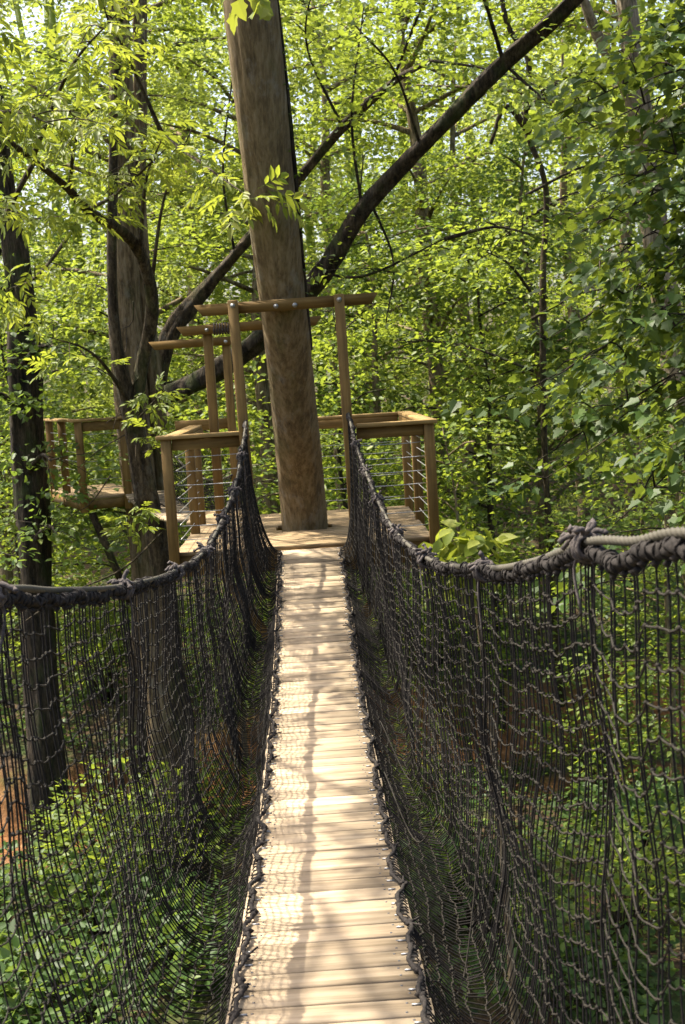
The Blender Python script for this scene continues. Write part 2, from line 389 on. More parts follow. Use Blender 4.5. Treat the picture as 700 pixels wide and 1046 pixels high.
while y < 11.44:
    w = .134+random.uniform(-.006, .006); yc = y+w/2
    sl = (deck_z(yc+.05)-deck_z(yc-.05))/.1; a = math.atan(sl)+random.uniform(-.008, .008); tw = random.uniform(-.006, .006); rz = random.uniform(-.008, .008)
    M = np.array(Matrix.Rotation(rz, 3, 'Z') @ Matrix.Rotation(a, 3, 'X') @ Matrix.Rotation(tw, 3, 'Y'))
    c = np.array([BX+random.uniform(-.004, .004), yc, deck_z(yc)-.019+random.uniform(-.0015, .0015)])
    mb.cur = 0; plank(mb, c, HALF*2+random.uniform(-.005, .005), w-random.uniform(.008, .015), .036, M, .0045)
    mb.cur = 1
    for sg in (-1, 1):
        for dy in (-.036, .034):
            p = c+M@np.array([sg*(.232+random.uniform(-.012, .012)), dy+random.uniform(-.008, .008), .0195])
            t = np.linspace(0, 2*PI, 6, endpoint=False)
            v = np.concatenate([p+(M@np.stack([np.cos(t)*.0045, np.sin(t)*.0045, np.full(6, -.004)])).T, p+(M@np.stack([np.cos(t)*.0045, np.sin(t)*.0045, np.zeros(6)])).T])
            k = np.arange(6); sc_mb.add(v, [np.stack([k, (k+1) % 6, (k+1) % 6+6, k+6], 1), (k+6)[None]])
        mb.cur = 2; p = c+M@np.array([sg*.255, random.uniform(-.02, .02), .021]); box(st_mb, p, (.028, .005, .006), M); mb.cur = 1
    y += w
deck = mb.build('deck', [PLANK, SCREW, STEEL], bridge)
for sg in (-1, 1):      # the cables that carry the planks
    mb = MB(); yy = np.linspace(-.8, 11.5, 90)
    tube(mb, np.stack([np.full(90, BX+sg*.2), yy, deck_z(yy)-.055], 1), .014, 8, twist=(160, .1, 4))
    mb.build('support_cable', CABLE, bridge, True)

RAIL = {1: [(.68, -1.0, 1.80), (.66, .6, 1.60), (.64, 1.5, 1.50), (.63, 2.14, 1.44), (.628, 2.46, 1.385), (.614, 2.84, 1.335), (.592, 3.44, 1.205), (.556, 4.18, 1.08), (.498, 5.76, .895), (.45, 7.77, .85), (.40, 9.89, 1.07), (.375, 10.8, 1.26), (.365, 11.44, 1.42)],
        -1: [(-.86, -1.0, 1.76), (-.83, .6, 1.58), (-.81, 1.7, 1.45), (-.784, 3.12, 1.27), (-.76, 3.7, 1.17), (-.714, 4.61, 1.03), (-.67, 6.0, .875), (-.629, 7.55, .80), (-.587, 9.64, .96), (-.565, 10.7, 1.2), (-.55, 11.44, 1.41)]}
TIES = {1: [1.4, 2.38, 2.86, 4.18, 5.76, 7.2, 8.5, 9.55, 10.5], -1: [1.6, 3.02, 4.61, 6.0, 7.25, 8.45, 9.5, 10.5]}
LACE = .274
def coil(mb, path_p, path_t, r, wire, turns=1.0, n=10):
    """one wrap of thin rope round a thick one"""
    t = path_t/np.linalg.norm(path_t); u = np.cross(t, (0, 0, 1)); u /= np.linalg.norm(u); w = np.cross(t, u)
    a = np.linspace(0, 2*PI*turns, n)
    tube(mb, path_p+np.outer(np.cos(a)*r, u)+np.outer(np.sin(a)*r, w)+np.outer(np.linspace(-.4, .4, n)*wire*2.2, t), wire, 5)
for sg in (1, -1):
    rp = smooth_path(RAIL[sg], 500)
    ties = np.array(TIES[sg]+[11.44])
    side = 'right' if sg > 0 else 'left'
    def rail(y): return np.stack([np.interp(y, rp[:, 1], rp[:, 0]), y, np.interp(y, rp[:, 1], rp[:, 2])], -1)
    def sag(y):         # the net's border rope hangs a little below the hand cable between two ties
        k = np.clip(np.searchsorted(ties, y), 1, len(ties)-1); a, b = ties[k-1], ties[k]
        t = np.clip((y-a)/(b-a), 0, 1); amp = np.array([0, .03, .040, .016] if sg > 0 else [0, .012, .026, .010])[np.minimum(k, 3)]
        amp = np.where(k > 3, .006, amp)
        return amp*4*t*(1-t)*(1+.4*np.sin(5*t+k))
    # hand cable
    yy = np.concatenate([np.arange(.9, 5, .004), np.linspace(5, 11.44, 300)]); P = rail(yy)
    mb = MB(); tube(mb, P, .0095, 12, twist=(210, .16, 4))
    mb.build('hand_cable', CABLE, bridge, True)
    # border rope
    Q = P.copy(); Q[:, 2] -= np.interp(yy, [2.4, 3.4, 4.6], [.018, .009, .004])+sag(yy); Q[:, 0] += .012*np.sin(yy*7)*np.minimum(1, 1)
    yf = np.linspace(.9, 11.40, 1900); Qf = np.stack([np.interp(yf, yy, Q[:, k]) for k in range(3)], 1)
    Qf[:, 2] += .006*np.sin(yf*23+1)+.004*np.sin(yf*41); Qf[:, 0] += .006*np.sin(yf*31)
    netting = None
    # netting: knotted square mesh hung from the border rope, swept in to the plank edge
    y0, y1 = .95, 11.40; rows = 27
    yj = [y0]
    while yj[-1] < y1: yj.append(yj[-1]+np.interp(yj[-1], [1, 2.8, 2.95, 4.6, 7, 9.5], [.062, .060, .036, .034, .034, .030] if sg > 0 else [.06, .054, .052, .044, .038, .030]))
    yj = np.array(yj); ncord = len(yj); yj = yj+rng.normal(0, .004, ncord)
    k = np.argmin(np.abs(yj[:, None]-ties[None]), 1); dt = yj-ties[k]
    yj = yj-.35*dt*np.exp(-(dt/.16)**2)                     # gathered towards each tie
    G = np.zeros((ncord, rows+1, 3)); G0 = G
    ph = rng.uniform(0, 6.28, 12)
    for jx in range(ncord):
        yv = yj[jx]
        top = np.array([np.interp(yv, yf, Qf[:, 0]), np.interp(yv, yf, Qf[:, 2])-.012]); zd = float(deck_z(yv))
        xr = top[0]; near = np.clip((11.4-yv)/1.6, 0, 1)
        lace = np.array([BX+sg*(LACE+.012), zd+.012])
        p1 = np.array([xr+sg*.06*near*(.6+.6*math.sin(yv*1.7+ph[0])), top[1]-.75*(top[1]-zd)-(.42 if sg > 0 else .16)*near])
        p2 = np.array([BX+sg*(.30+(.34 if sg > 0 else .20)*near+.05*math.sin(yv*2.1+ph[1])), zd-(.40 if sg > 0 else .46)*near-.06*near*math.sin(yv*1.3+ph[2])])
        t = np.linspace(0, 1, 60)[:, None]
        B = (1-t)**3*top+3*(1-t)**2*t*p1+3*(1-t)*t*t*p2+t**3*lace
        s = np.concatenate([[0], np.cumsum(np.linalg.norm(np.diff(B, axis=0), axis=1))])
        # rows sit higher at a tie, lower between: measured from the top of the net
        q = np.linspace(0, 1, rows+1)
        wob = .35*math.sin(yv*4.1+ph[3])+.25*math.sin(yv*9.3+ph[4])
        ss = (q+(wob/rows)*np.sin(PI*q)**.5*np.minimum(1, q*6))*s[-1]
        kk = int(np.clip(np.searchsorted(ties, yv), 1, len(ties)-1)); tt = float(np.clip((yv-ties[kk-1])/(ties[kk]-ties[kk-1]), 0, 1))**.6
        ss = ss+.062*(4*tt*(1-tt)-.45)*np.sin(PI*np.minimum(1, q*1.25))**.6*(1-.4*q)*np.interp(yv, [3, 8], [1, .6])
        ss[1:-1] += rng.normal(0, .004, rows-1); ss = np.clip(ss, 0, s[-1])
        G[jx, :, 0] = np.interp(ss, s, B[:, 0]); G[jx, :, 2] = np.interp(ss, s, B[:, 1])
        v = q
        lean = -.10*near*np.sin(PI*np.clip((v-.45)/.55, 0, 1))          # the slack foot of the net is drawn towards the near end
        G[jx, :, 1] = yv+lean+.006*np.sin(v*7+yv*2.2+ph[5])*np.sin(PI*v)+rng.normal(0, .0012, rows+1)
        G[jx, :, 0] += (.016*np.sin(v*9+yv*3.1+ph[6])+.012*np.sin(v*17+yv*1.1))*np.sin(PI*v)*near
    mb = MB(); mb.cur = 0
    rad = np.interp(yj, [0, 7, 9.5], [.0020, .0024, .0038])[:, None]+.0005*rng.random((ncord, 1))+np.zeros((ncord, rows))
    segs(mb, G[:, :-1].reshape(-1, 3), G[:, 1:].reshape(-1, 3), rad.ravel(), 5)
    mb.cur = 1
    A, Bq = G[:-1, 1:-1].reshape(-1, 3), G[1:, 1:-1].reshape(-1, 3)
    sagv = np.array([0, 0, -1.])*(.002+.009*rng.random(len(A))**2)[:, None]+rng.normal(0, .0022, (len(A), 3))
    m1 = A+(Bq-A)*.3+sagv; m2 = A+(Bq-A)*.7+sagv*.95
    for a, b in ((A, m1), (m1, m2), (m2, Bq)): segs(mb, a, b, .0026, 4)
    blobs(mb, G[:, 1:-1].reshape(-1, 3), .0066)
    net = mb.build('net', [NETM, NETH], bridge, True)
    mb = MB(); tube(mb, Qf, .0152, 12, twist=(110, .2, 3))
    ypos = y0+.05
    while ypos < 11.2:
        p = np.array([np.interp(ypos, yf, Qf[:, q]) for q in range(3)]); p2 = np.array([np.interp(ypos+.02, yf, Qf[:, q]) for q in range(3)])
        coil(mb, p, p2-p, random.uniform(.0165, .019), random.uniform(.0026, .0036), random.uniform(1.0, 2.6), 16); ypos += random.uniform(.026, .05)
    # the cord loops that take the net up to its border rope
    top = G[:, 0]; tp = np.stack([np.interp(top[:, 1], yf, Qf[:, q]) for q in range(3)], 1)
    segs(mb, top+np.array([0, 0, -.02]), tp+np.array([sg*.02, 0, 0]), .0042, 5); blobs(mb, top+np.array([0, 0, -.012]), .010)
    mb.build('border_rope', ROPE, net, True)
    # thicker seam cords down the net below each tie
    for ty in ties[:-1]:
        if ty < 2.5: continue
        mb = MB()
        jx = int(np.argmin(np.abs(yj-ty)))
        L_ = G[jx].copy(); L_ = smooth_path(L_, 90); L_[:, 1] += .012*np.sin(np.linspace(0, 40, 90)); L_[:, 0] -= sg*.008
        tube(mb, L_, .0030, 6, twist=(300, .2, 2))
        mb.build('seam_cord', NETM, net, True)
    # tie: a fat knot of rope ends that lashes net and cable together
    for ty in ties[:-1]:
        if ty < 2.5: continue
        mb = MB(); c = rail(np.float64(ty)); c = c.reshape(3)
        tdir = rail(np.float64(ty+.05)).reshape(3)-c
        for q in range(7):
            coil(mb, c+tdir*random.uniform(-.55, .55)+np.array([0, 0, -.012]), tdir, random.uniform(.024, .037), .0068, random.uniform(.9, 1.7))
        for q in range(17):
            a = rng.normal(0, 1, 3); a[2] = abs(a[2])*.8-.15; a[1] *= 1.5; a /= np.linalg.norm(a)
            b = a+rng.normal(0, .55, 3); L_ = random.uniform(.028, .056)*(1.15 if ty < 3.2 else 1)
            pts = smooth_path([c+a*.012, c+a*L_*.6+np.array([0, 0, .012]), c+a*L_*.72+b*L_*.28], 7)
            tube(mb, pts, np.linspace(.0085, .006, 7), 6)
            if random.random() < .7: blobs(mb, pts[-1][None], .0105)
        for q in range(1):      # loose ends hanging down the net
            pts = smooth_path([c, c+np.array([-sg*.025, random.uniform(-.04, .04), -.06]), c+np.array([-sg*.02, random.uniform(-.05, .05), -.15-random.random()*.1])], 9)
            tube(mb, pts, .0038, 5)
        mb.build('net_tie', TIE, bridge, True)
    # lacing rope stapled along the plank ends
    yl = np.linspace(.8, 11.42, 1400)
    xz = .010*np.sin(yl*2*PI/.46+ph[7])+.008*np.sin(yl*2*PI/.23)+.006*np.sin(yl*11+ph[8])
    pts = np.stack([BX+sg*LACE+xz, yl, deck_z(yl)+.013+.006*np.abs(np.sin(yl*2*PI/.23))], 1)
    mb = MB(); tube(mb, pts, .0078*(1+.28*np.sin(yl*2*PI/.11+ph[9])*np.sin(yl*13)), 7, twist=(170, .22, 3))
    for yk in np.arange(.85, 11.4, .225):
        yk += random.uniform(-.03, .03)
        p = np.array([np.interp(yk, yl, pts[:, q]) for q in range(3)]); blobs(mb, (p+rng.normal(0, .004, (5, 3))*np.array([1, 3, 1])), .0115)
        for q in range(3):
            e = p+rng.normal(0, 1, 3)*np.array([.016, .026, .005])+np.array([0, 0, .004]); segs(mb, p[None], e[None], .0038, 5)
    jj = np.arange(0, ncord); e = G[jj, -1]; segs(mb, e, np.stack([np.interp(e[:, 1], yl, pts[:, 0]), e[:, 1]+rng.normal(0, .012, len(e)), np.interp(e[:, 1], yl, pts[:, 2])], 1), .0036, 4)
    mb.build('lacing_rope', ROPE, bridge, True)
# stray slack cords
for (a, b, c_) in (((.30, 7.0, -.2), (.42, 6.6, -.42), (.46, 6.0, -.10)), ((.27, 6.2, -.24), (.36, 5.5, -.34), (.43, 5.0, -.05)), ((.28, 3.75, -.13), (.40, 4.1, -.32), (.52, 4.35, .12))):
    mb = MB(); tube(mb, smooth_path([a, b, c_], 16), .0030, 5); mb.build('slack_cord', NETH, bridge, True)

# ------------------------------------------------------------------ viewing platform round the leaning trunk
PZ = .24
plat = thing('viewing_platform', 'square timber platform built round the leaning trunk at the end of the bridge', 'platform', (-.1, 12.9, PZ))
def P_(mb, name, mat, parent=None, root=None, smooth=False):
    o = mb.build(name, mat, None, smooth)
    root = root or plat
    if parent is None or parent is root: place(o, root)
    else: o.parent = parent
    return o
TB = np.array([-.095, 12.93])           # where the trunk comes through the boards
mb = MB(); y = 11.50; PX0, PX1 = -1.27, 1.07
while y < 14.38:
    w = .138; ya, yb = y, y+w
    g = max(0, min(abs(ya-TB[1]), abs(yb-TB[1]))) if not (ya < TB[1] < yb) else 0
    hole = math.sqrt(max(0, .30**2-g*g))
    z = PZ-.017+random.uniform(-.001, .001)
    if hole > .05:
        for a, b in ((PX0+random.uniform(-.01, .01), TB[0]-hole), (TB[0]+hole*.92, PX1)): box(mb, ((a+b)/2, y+w/2, z), (b-a, w-.006, .034))
    else: box(mb, ((PX0+PX1)/2+random.uniform(-.006, .006), y+w/2, z), (PX1-PX0, w-.006, .034))
    y += w
pdeck = P_(mb, 'deck', PDECK)
mb = MB()
box(mb, ((PX0+PX1)/2, 11.535, PZ-.036-.095), (PX1-PX0-.02, .038, .19))
box(mb, ((PX0+PX1)/2, 14.35, PZ-.036-.095), (PX1-PX0-.02, .038, .19))
for x in (PX0+.03, -.62, .44, PX1-.03): box(mb, (x, 12.94, PZ-.036-.095), (.038, 2.76, .186))
P_(mb, 'joist_frame', BEAMW)
mb = MB()
for s in (-1, 1):
    bar(mb, (TB[0]+s*.2, 12.97, -1.3), (TB[0]+s*1.0, 12.97, PZ-.24), .09, .09); bar(mb, (TB[0]+s*.12, 12.9-.15, -1.3), (TB[0]+s*.12, 11.62, PZ-.24), .09, .09, (1, 0, 0))
P_(mb, 'knee_brace', BEAMW)
def post(x, y, z0, z1, w=.09, root=None, name='post', mat=POSTW):
    mb = MB(); box(mb, (x, y, (z0+z1)/2), (w, w, z1-z0)); o = P_(mb, name, mat, root=root)
    b = o.modifiers.new('bevel', 'BEVEL'); b.width = .005; b.segments = 1
    return o
RT = PZ+1.07
for (x, y) in ((-1.285, 11.48), (-1.215, 12.94), (-1.215, 13.70), (1.085, 11.48), (1.085, 12.98), (1.085, 14.32)):
    post(x, y, PZ-.22 if y < 12 else PZ-.2, RT-.036)
# rails: flat cap over an upright board
def board(name, a, b, w, h, mat, root=None, up=(0, 0, 1)):
    mb = MB(); bar(mb, a, b, w, h, up); o = P_(mb, name, mat, root=root)
    bb = o.modifiers.new('bevel', 'BEVEL'); bb.width = .004; bb.segments = 1; return o
board('rail_cap', (-1.37, 11.48, RT-.018), (-.62, 11.48, RT-.018), .14, .036, CAPX)
board('rail_cap', (.43, 11.48, RT-.018), (1.16, 11.48, RT-.018), .14, .036, CAPX)
board('rail_cap', (1.085, 11.556, RT-.018), (1.085, 14.42, RT-.018), .14, .036, CAPY)
board('rail_cap', (-1.23, 11.556, RT-.018), (-1.23, 13.98, RT-.018), .14, .036, CAPY)
board('rail_cap', (.06, 14.36, RT-.02), (1.01, 14.36, RT-.02), .13, .036, CAPX)
board('rail_board', (-1.235, 11.50, RT-.09), (-.62, 11.50, RT-.09), .036, .10, BEAMW)
board('rail_board', (.43, 11.50, RT-.09), (1.035, 11.50, RT-.09), .036, .10, BEAMW)
board('rail_board', (1.036, 11.54, RT-.09), (1.036, 14.30, RT-.09), .036, .10, RAILY)
board('rail_board', (-1.165, 11.54, RT-.09), (-1.165, 13.95, RT-.09), .036, .10, RAILY)
board('rail_board', (.02, 14.33, RT-.09), (1.01, 14.33, RT-.09), .036, .10, BEAMW)
for k in range(7):
    z = PZ+.12+k*.125
    for pts in (((-1.24, 11.48), (-.56, 11.48)), ((.40, 11.48), (1.04, 11.48)), ((1.085, 11.53), (1.085, 14.28)), ((-1.22, 11.53), (-1.215, 13.66)), ((.0, 14.32), (1.04, 14.32))):
        mb = MB(); n = 9; t = np.linspace(0, 1, n)
        a, b = np.array([*pts[0], z]), np.array([*pts[1], z]); L_ = a+(b-a)*t[:, None]; L_[:, 2] -= .006*4*t*(1-t)+random.uniform(-.004, .004)
        tube(mb, L_, .0042, 6); P_(mb, 'rail_wire', STEEL, smooth=True)
def bolt(p, root=None, d=(0, -1, 0)):
    mb = MB(); p = np.asarray(p, float); d = np.asarray(d, float)
    tube(mb, [p, p+d*.006], .022, 14); tube(mb, [p+d*.006, p+d*.018], .013, 6); P_(mb, 'bolt', STEEL, root=root)
# gateway at the bridge
for x, xt in ((-.555, -.60), (.365, .345)):
    mb = MB(); bar(mb, (x, 11.45, PZ-.24), (xt, 11.45, 2.47), .088, .088); o = P_(mb, 'gate_post', POSTW)
    bb = o.modifiers.new('bevel', 'BEVEL'); bb.width = .005; bb.segments = 1
def tapered_beam(a, b, mat=BEAMW):
    """a beam whose ends are cut on the slant"""
    a, b = np.asarray(a, float), np.asarray(b, float); h, w = .10, .042; dx = .07*np.sign(b[0]-a[0])
    pr = [(a[0], a[2]+h/2), (a[0]+dx, a[2]-h/2), (b[0]-dx, b[2]-h/2), (b[0], b[2]+h/2)]
    v = [(x, a[1]-w/2, z) for x, z in pr]+[(x, a[1]+w/2, z) for x, z in pr]
    mb = MB(); mb.add(v, np.array([(0, 1, 2, 3), (7, 6, 5, 4), (0, 4, 5, 1), (1, 5, 6, 2), (2, 6, 7, 3), (3, 7, 4, 0)]))
    P_(mb, 'gate_beam', mat)
tapered_beam((-.95, 11.52, 2.40), (.70, 11.52, 2.42))
for x in (-.60, .345): bolt((x, 11.404, 2.42))
for x in (-.22, -.05): bolt((x, 11.498, 2.40))
# rear gateway, turned to the second bridge
o = post(-1.03, 14.02, PZ-.2, 2.31, .10, name='gate_post', mat=POSTW)
o = post(-.93, 15.6, -.1, 2.24, .10, name='gate_post', mat=POSTW)
tapered_beam((-1.36, 13.95, 2.33), (.22, 13.95, 2.36))
tapered_beam((-1.86, 15.54, 2.245), (-.80, 15.54, 2.255))
bolt((-1.03, 13.928, 2.33)); bolt((-.93, 15.518, 2.245))
board('rail_board', (-1.62, 15.6, RT-.05), (-.98, 15.6, RT-.05), .04, .13, BEAMW)
board('landing', (-1.1, 14.40, PZ-.06), (-1.1, 15.65, PZ-.06), .7, .05, PDECK)
mb = MB()       # lashing on the rear beam
for k in range(9): coil(mb, np.array([-.95+k*.03, 13.95, 2.335]), np.array([1., 0, 0]), .062, .007, 1.2, 14)
P_(mb, 'lashing', TIE, smooth=True)

# ------------------------------------------------------------------ second platform on the left trunk
LZ = .29
lp = thing('lookout_platform', 'small railed timber lookout fixed to the tall left trunk', 'platform', (-3.3, 19.0, LZ))
LB = np.array([-3.14, 17.62]); e1 = np.array([-.365, .931]); e2 = np.array([.931, .365])
def LP(u, v, z): q = LB+e1*u+e2*v; return np.array([q[0], q[1], z])
Mz = np.stack([np.append(e2, 0), np.append(e1, 0), (0, 0, 1.)], 1)
mb = MB()
for k in range(16): box(mb, LP(.07+k*.145, .42+random.uniform(-.008, .008), LZ-.017), (.98, .138, .034), Mz)
P_(mb, 'deck', PDECK, root=lp)
mb = MB(); box(mb, LP(.02, .42, LZ-.105), (.96, .04, .13), Mz); box(mb, LP(1.15, -.05, LZ-.105), (.04, 2.2, .13), Mz); box(mb, LP(1.15, .88, LZ-.105), (.04, 2.2, .13), Mz)
P_(mb, 'joist_frame', BEAMW, root=lp)
mb = MB(); bar(mb, (-2.72, 18.2, -1.3), LP(.1, .1, LZ-.24), .09, .09); P_(mb, 'knee_brace', BARK_LIMB, root=lp)
LPOST = [LP(2.2, -.02, 0), LP(1.2, -.02, 0), LP(-.02, -.02, 0), LP(-.02, .60, 0)]
for q in LPOST: post(q[0], q[1], LZ-.2, LZ+1.05, .10, root=lp)
board('rail_cap', LP(-.02, -.12, LZ+1.068), LP(-.02, .70, LZ+1.068), .14, .036, CAPX, root=lp)
board('rail_board', LP(-.03, .04, LZ+.98), LP(-.03, .54, LZ+.98), .036, .13, BEAMW, root=lp)
board('rail_cap', LP(.06, -.02, LZ+1.068), LP(2.28, -.02, LZ+1.068), .14, .036, CAPY, root=lp)
for k in range(7):
    z = LZ+.12+k*.125
    for a, b in ((LP(0, -.02, z), LP(2.2, -.02, z)), (LP(-.02, 0, z), LP(-.02, .58, z))):
        mb = MB(); tube(mb, [a, b], .0042, 6); P_(mb, 'rail_wire', STEEL, root=lp)
bolt(LP(-.072, .60, LZ+1.0), root=lp); bolt(LP(-.072, .60, LZ-.1), root=lp)

# second rope bridge between the two platforms
b2 = thing('net_bridge', 'short grey net bridge between the two timber platforms behind the left trees', 'bridge', (-2.0, 15.6, .1))
mb = MB(); A0, B0 = np.array([-1.4, 15.4, PZ-.1]), np.array([-2.35, 17.95, LZ])
for k in range(21):
    t = (k+.5)/21; c = A0+(B0-A0)*t; c[2] -= .1*4*t*(1-t); an = math.atan2(-(B0-A0)[0], (B0-A0)[1])
    box(mb, c, (.6, .112, .036), np.array(Matrix.Rotation(an, 3, 'Z')))
P_(mb, 'deck', PLANK, root=b2)
for sg in (1,):
    n = 40; t = np.linspace(0, 1, n)[:, None]; base = A0+(B0-A0)*t; base[:, 2] -= (.1*4*t*(1-t))[:, 0]; base[:, 0] += sg*.28
    top = base.copy(); top[:, 0] += sg*.16; top[:, 2] += .5-.08*4*(t*(1-t))[:, 0]
    mb = MB(); rws = np.linspace(0, 1, 15); G = base[:, None]+(top-base)[:, None]*rws[None, :, None]
    segs(mb, G[:, :-1].reshape(-1, 3), G[:, 1:].reshape(-1, 3), .005); segs(mb, G[:-1].reshape(-1, 3), G[1:].reshape(-1, 3), .005)
    P_(mb, 'net', NETM, root=b2)
    mb = MB(); tube(mb, top, .016, 7); P_(mb, 'hand_cable', CABLE, root=b2, smooth=True)

# ------------------------------------------------------------------ individual trees
def limb_mesh(mb, pts, r0, r1, n=24, sides=12, lump=.05, seed=0, power=1.0):
    t = np.linspace(0, 1, n); tube(mb, smooth_path(pts, n), r0+(r1-r0)*t**power, sides, lump=lump, seed=seed, ridge=.012 if sides > 11 else 0)
def foliage_on(mb, tw, pts, kind, n_spray, rad, count, size, tint, jitter=.25, start=.35):
    """sprays of leaves along a branch, each on its own twig"""
    P = smooth_path(pts, 40)
    for q in range(n_spray):
        t = start+(1-start)*(q+rng.random())/n_spray
        p = P[min(39, int(t*39))]; out = unit(P[-1]-P[0])
        c = p+rng.normal(0, jitter, 3)*np.array([1, 1, .55])
        if tw is not None: tube(tw, smooth_path([p, (p+c)/2+np.array([0, 0, .05]), c], 4), [.008, .006, .005, .003], 4)
        spray(mb, c, out, rad*rng.uniform(.7, 1.2), count, size, kind, tint+rng.normal(0, .1))
def up_branches(cx, cy, z0, z1, n, length, seed, lean=.35):
    g = np.random.default_rng(seed); out = []
    for k in range(n):
        z = z0+(z1-z0)*(k+g.random())/n; a = g.random()*6.28; L = length*(1-.45*(z-z0)/(z1-z0+.01))*g.uniform(.7, 1.15)
        p0 = np.array([cx, cy, z]); p1 = p0+np.array([math.cos(a)*L*.5, math.sin(a)*L*.5, L*lean*.6]); p2 = p0+np.array([math.cos(a)*L, math.sin(a)*L, L*lean*.8])
        out.append([p0, p1, p2])
    return out

# the trunk that carries the platform
t1 = thing('platform_tree', 'tall bare brown trunk leaning through the square platform', 'tree', (-.10, 13.3, gz(-.1, 13.3)))
mb = MB(); TR = [(-.06, 13.6, -5.1), (-.07, 13.3, -2.5), (-.095, 12.93, .24), (-.125, 12.38, 1.4), (-.16, 11.80, 2.46), (-.21, 11.45, 3.6), (-.265, 11.25, 5.0), (-.4, 11.0, 8.0), (-.6, 10.6, 12.0), (-.7, 10.3, 15)]
ts = np.array([-5.1, -2.5, .24, 1.4, 2.46, 3.6, 5, 8, 12, 15]); rs = np.array([.36, .27, .236, .222, .212, .218, .232, .20, .13, .05])
Pp = smooth_path(TR, 420); tube(mb, Pp, np.interp(Pp[:, 2], ts, rs), 96, lump=.016, seed=3, ridge=.0085)
place(mb.build('trunk', BARK_MAIN, None, True), t1)
br = up_branches(-.5, 10.8, 7.5, 14.5, 13, 4.6, 5)
mbr = MB(); mlf = MB()
for k, b in enumerate(br):
    b[0] = Pp[np.argmin(abs(Pp[:, 2]-b[0][2]))]
    limb_mesh(mbr, b, .07, .015, 10, 6, .05, k)
    foliage_on(mlf, mbr, b, 'simple', 9, .55, 30, .15, .55, .45)
place(mbr.build('limb', BARK_MAIN, None, True), t1); place(mlf.build('crown', LEAF_A, None, False, True), t1)
mb = MB()       # the ivy stem climbing its right edge
pt = smooth_path([Pp[np.argmin(abs(Pp[:, 2]-z))]+np.array([.2+dx, -.02, 0]) for z, dx in ((2.0, .0), (2.8, .02), (3.6, .03), (4.2, .035), (5.2, .03), (6.2, .01))], 40)
tube(mb, pt, .018, 7, lump=.3); o = place(mb.build('vine_stem', BARK_DARK, None, True), t1)
mb = MB()
for p in pt[5:34]: spray(mb, p+rng.normal(0, .02, 3), (1, 0, 0), .06, 4, .05, 'simple', .2)
place(mb.build('vine_leaves', LEAF_B, None, False, True), t1)

# tall pair of stems behind the left platform
t2 = thing('tall_tree', 'tall brown tree of two close stems behind the small railed lookout', 'tree', (-2.5, 18.5, gz(-2.5, 18.5)))
mb = MB()
a = smooth_path([(-2.35, 18.5, -5.0), (-2.44, 18.45, -2), (-2.48, 18.4, .2), (-2.5, 18.4, 2.2), (-2.46, 18.4, 3.6), (-2.36, 18.35, 5.2), (-2.27, 18.3, 6.6), (-2.1, 18.2, 11), (-1.9, 18, 16)], 200)
tube(mb, a, np.interp(np.linspace(0, 1, 200), [0, .2, .3, .5, 1], [.28, .24, .235, .22, .07]), 48, lump=.04, seed=9, ridge=.012)
b = smooth_path([(-2.2, 18.7, -.6), (-2.18, 18.65, 1.0), (-2.22, 18.6, 2.6), (-2.24, 18.6, 4.3), (-2.05, 18.6, 6.2), (-1.8, 18.5, 10)], 40)
tube(mb, b, np.interp(np.linspace(0, 1, 40), [0, 1], [.16, .09]), 24, lump=.06, seed=10, ridge=.012)
place(mb.build('trunk', BARK_TAN, None, True), t2)
mbr = MB(); mlf = MB()
for k, bb in enumerate(up_branches(-2.2, 18.3, 6.5, 15, 11, 4.0, 21)+[[np.array([-2.3, 18.3, 5.0]), np.array([-2.9, 17.9, 5.5]), np.array([-3.6, 17.5, 6.0])]]):
    limb_mesh(mbr, bb, .055, .012, 10, 6, .06, k); foliage_on(mlf, mbr, bb, 'simple', 10, .5, 32, .13, .55, .4)
place(mbr.build('limb', BARK_GREY, None, True), t2); place(mlf.build('crown', LEAF_A, None, False, True), t2)

# dark trunk at the left edge
t3 = thing('dark_tree', 'dark straight trunk seen through the left net, nearest the creek bank', 'tree', (-4.4, 18.6, gz(-4.4, 18.6)))
mb = MB(); a = smooth_path([(-4.15, 18.5, -5.1), (-4.12, 18.5, -3.5), (-4.05, 18.5, -1), (-3.98, 18.5, 1.5), (-3.92, 18.5, 3.5), (-4.02, 18.5, 4.9), (-4.2, 18.5, 9), (-4.4, 18.5, 15)], 60)
a[:, 0] -= .06
tube(mb, a, np.interp(np.linspace(0, 1, 60), [0, .12, .5, 1], [.36, .25, .22, .06]), 40, lump=.07, seed=13, ridge=.014)
place(mb.build('trunk', BARK_DARK, None, True), t3)
mbr = MB(); mlf = MB()
for k, bb in enumerate(up_branches(-4.2, 18.5, 2.8, 13, 13, 3.4, 33)+[[np.array([-4.1, 18.4, z_]), np.array([-4.0+dx_*.5, 17.9, z_+.3]), np.array([-4.0+dx_, 17.3, z_+.25])] for z_, dx_ in ((.6, .5), (1.5, -.5), (2.1, .7), (-.4, .5), (3.0, -.3))]):
    limb_mesh(mbr, bb, .05, .012, 10, 6, .06, k); foliage_on(mlf, mbr, bb, 'simple', 9, .5, 32, .12, .5, .4)
place(mbr.build('limb', BARK_DARK, None, True), t3); place(mlf.build('crown', LEAF_B, None, False, True), t3)

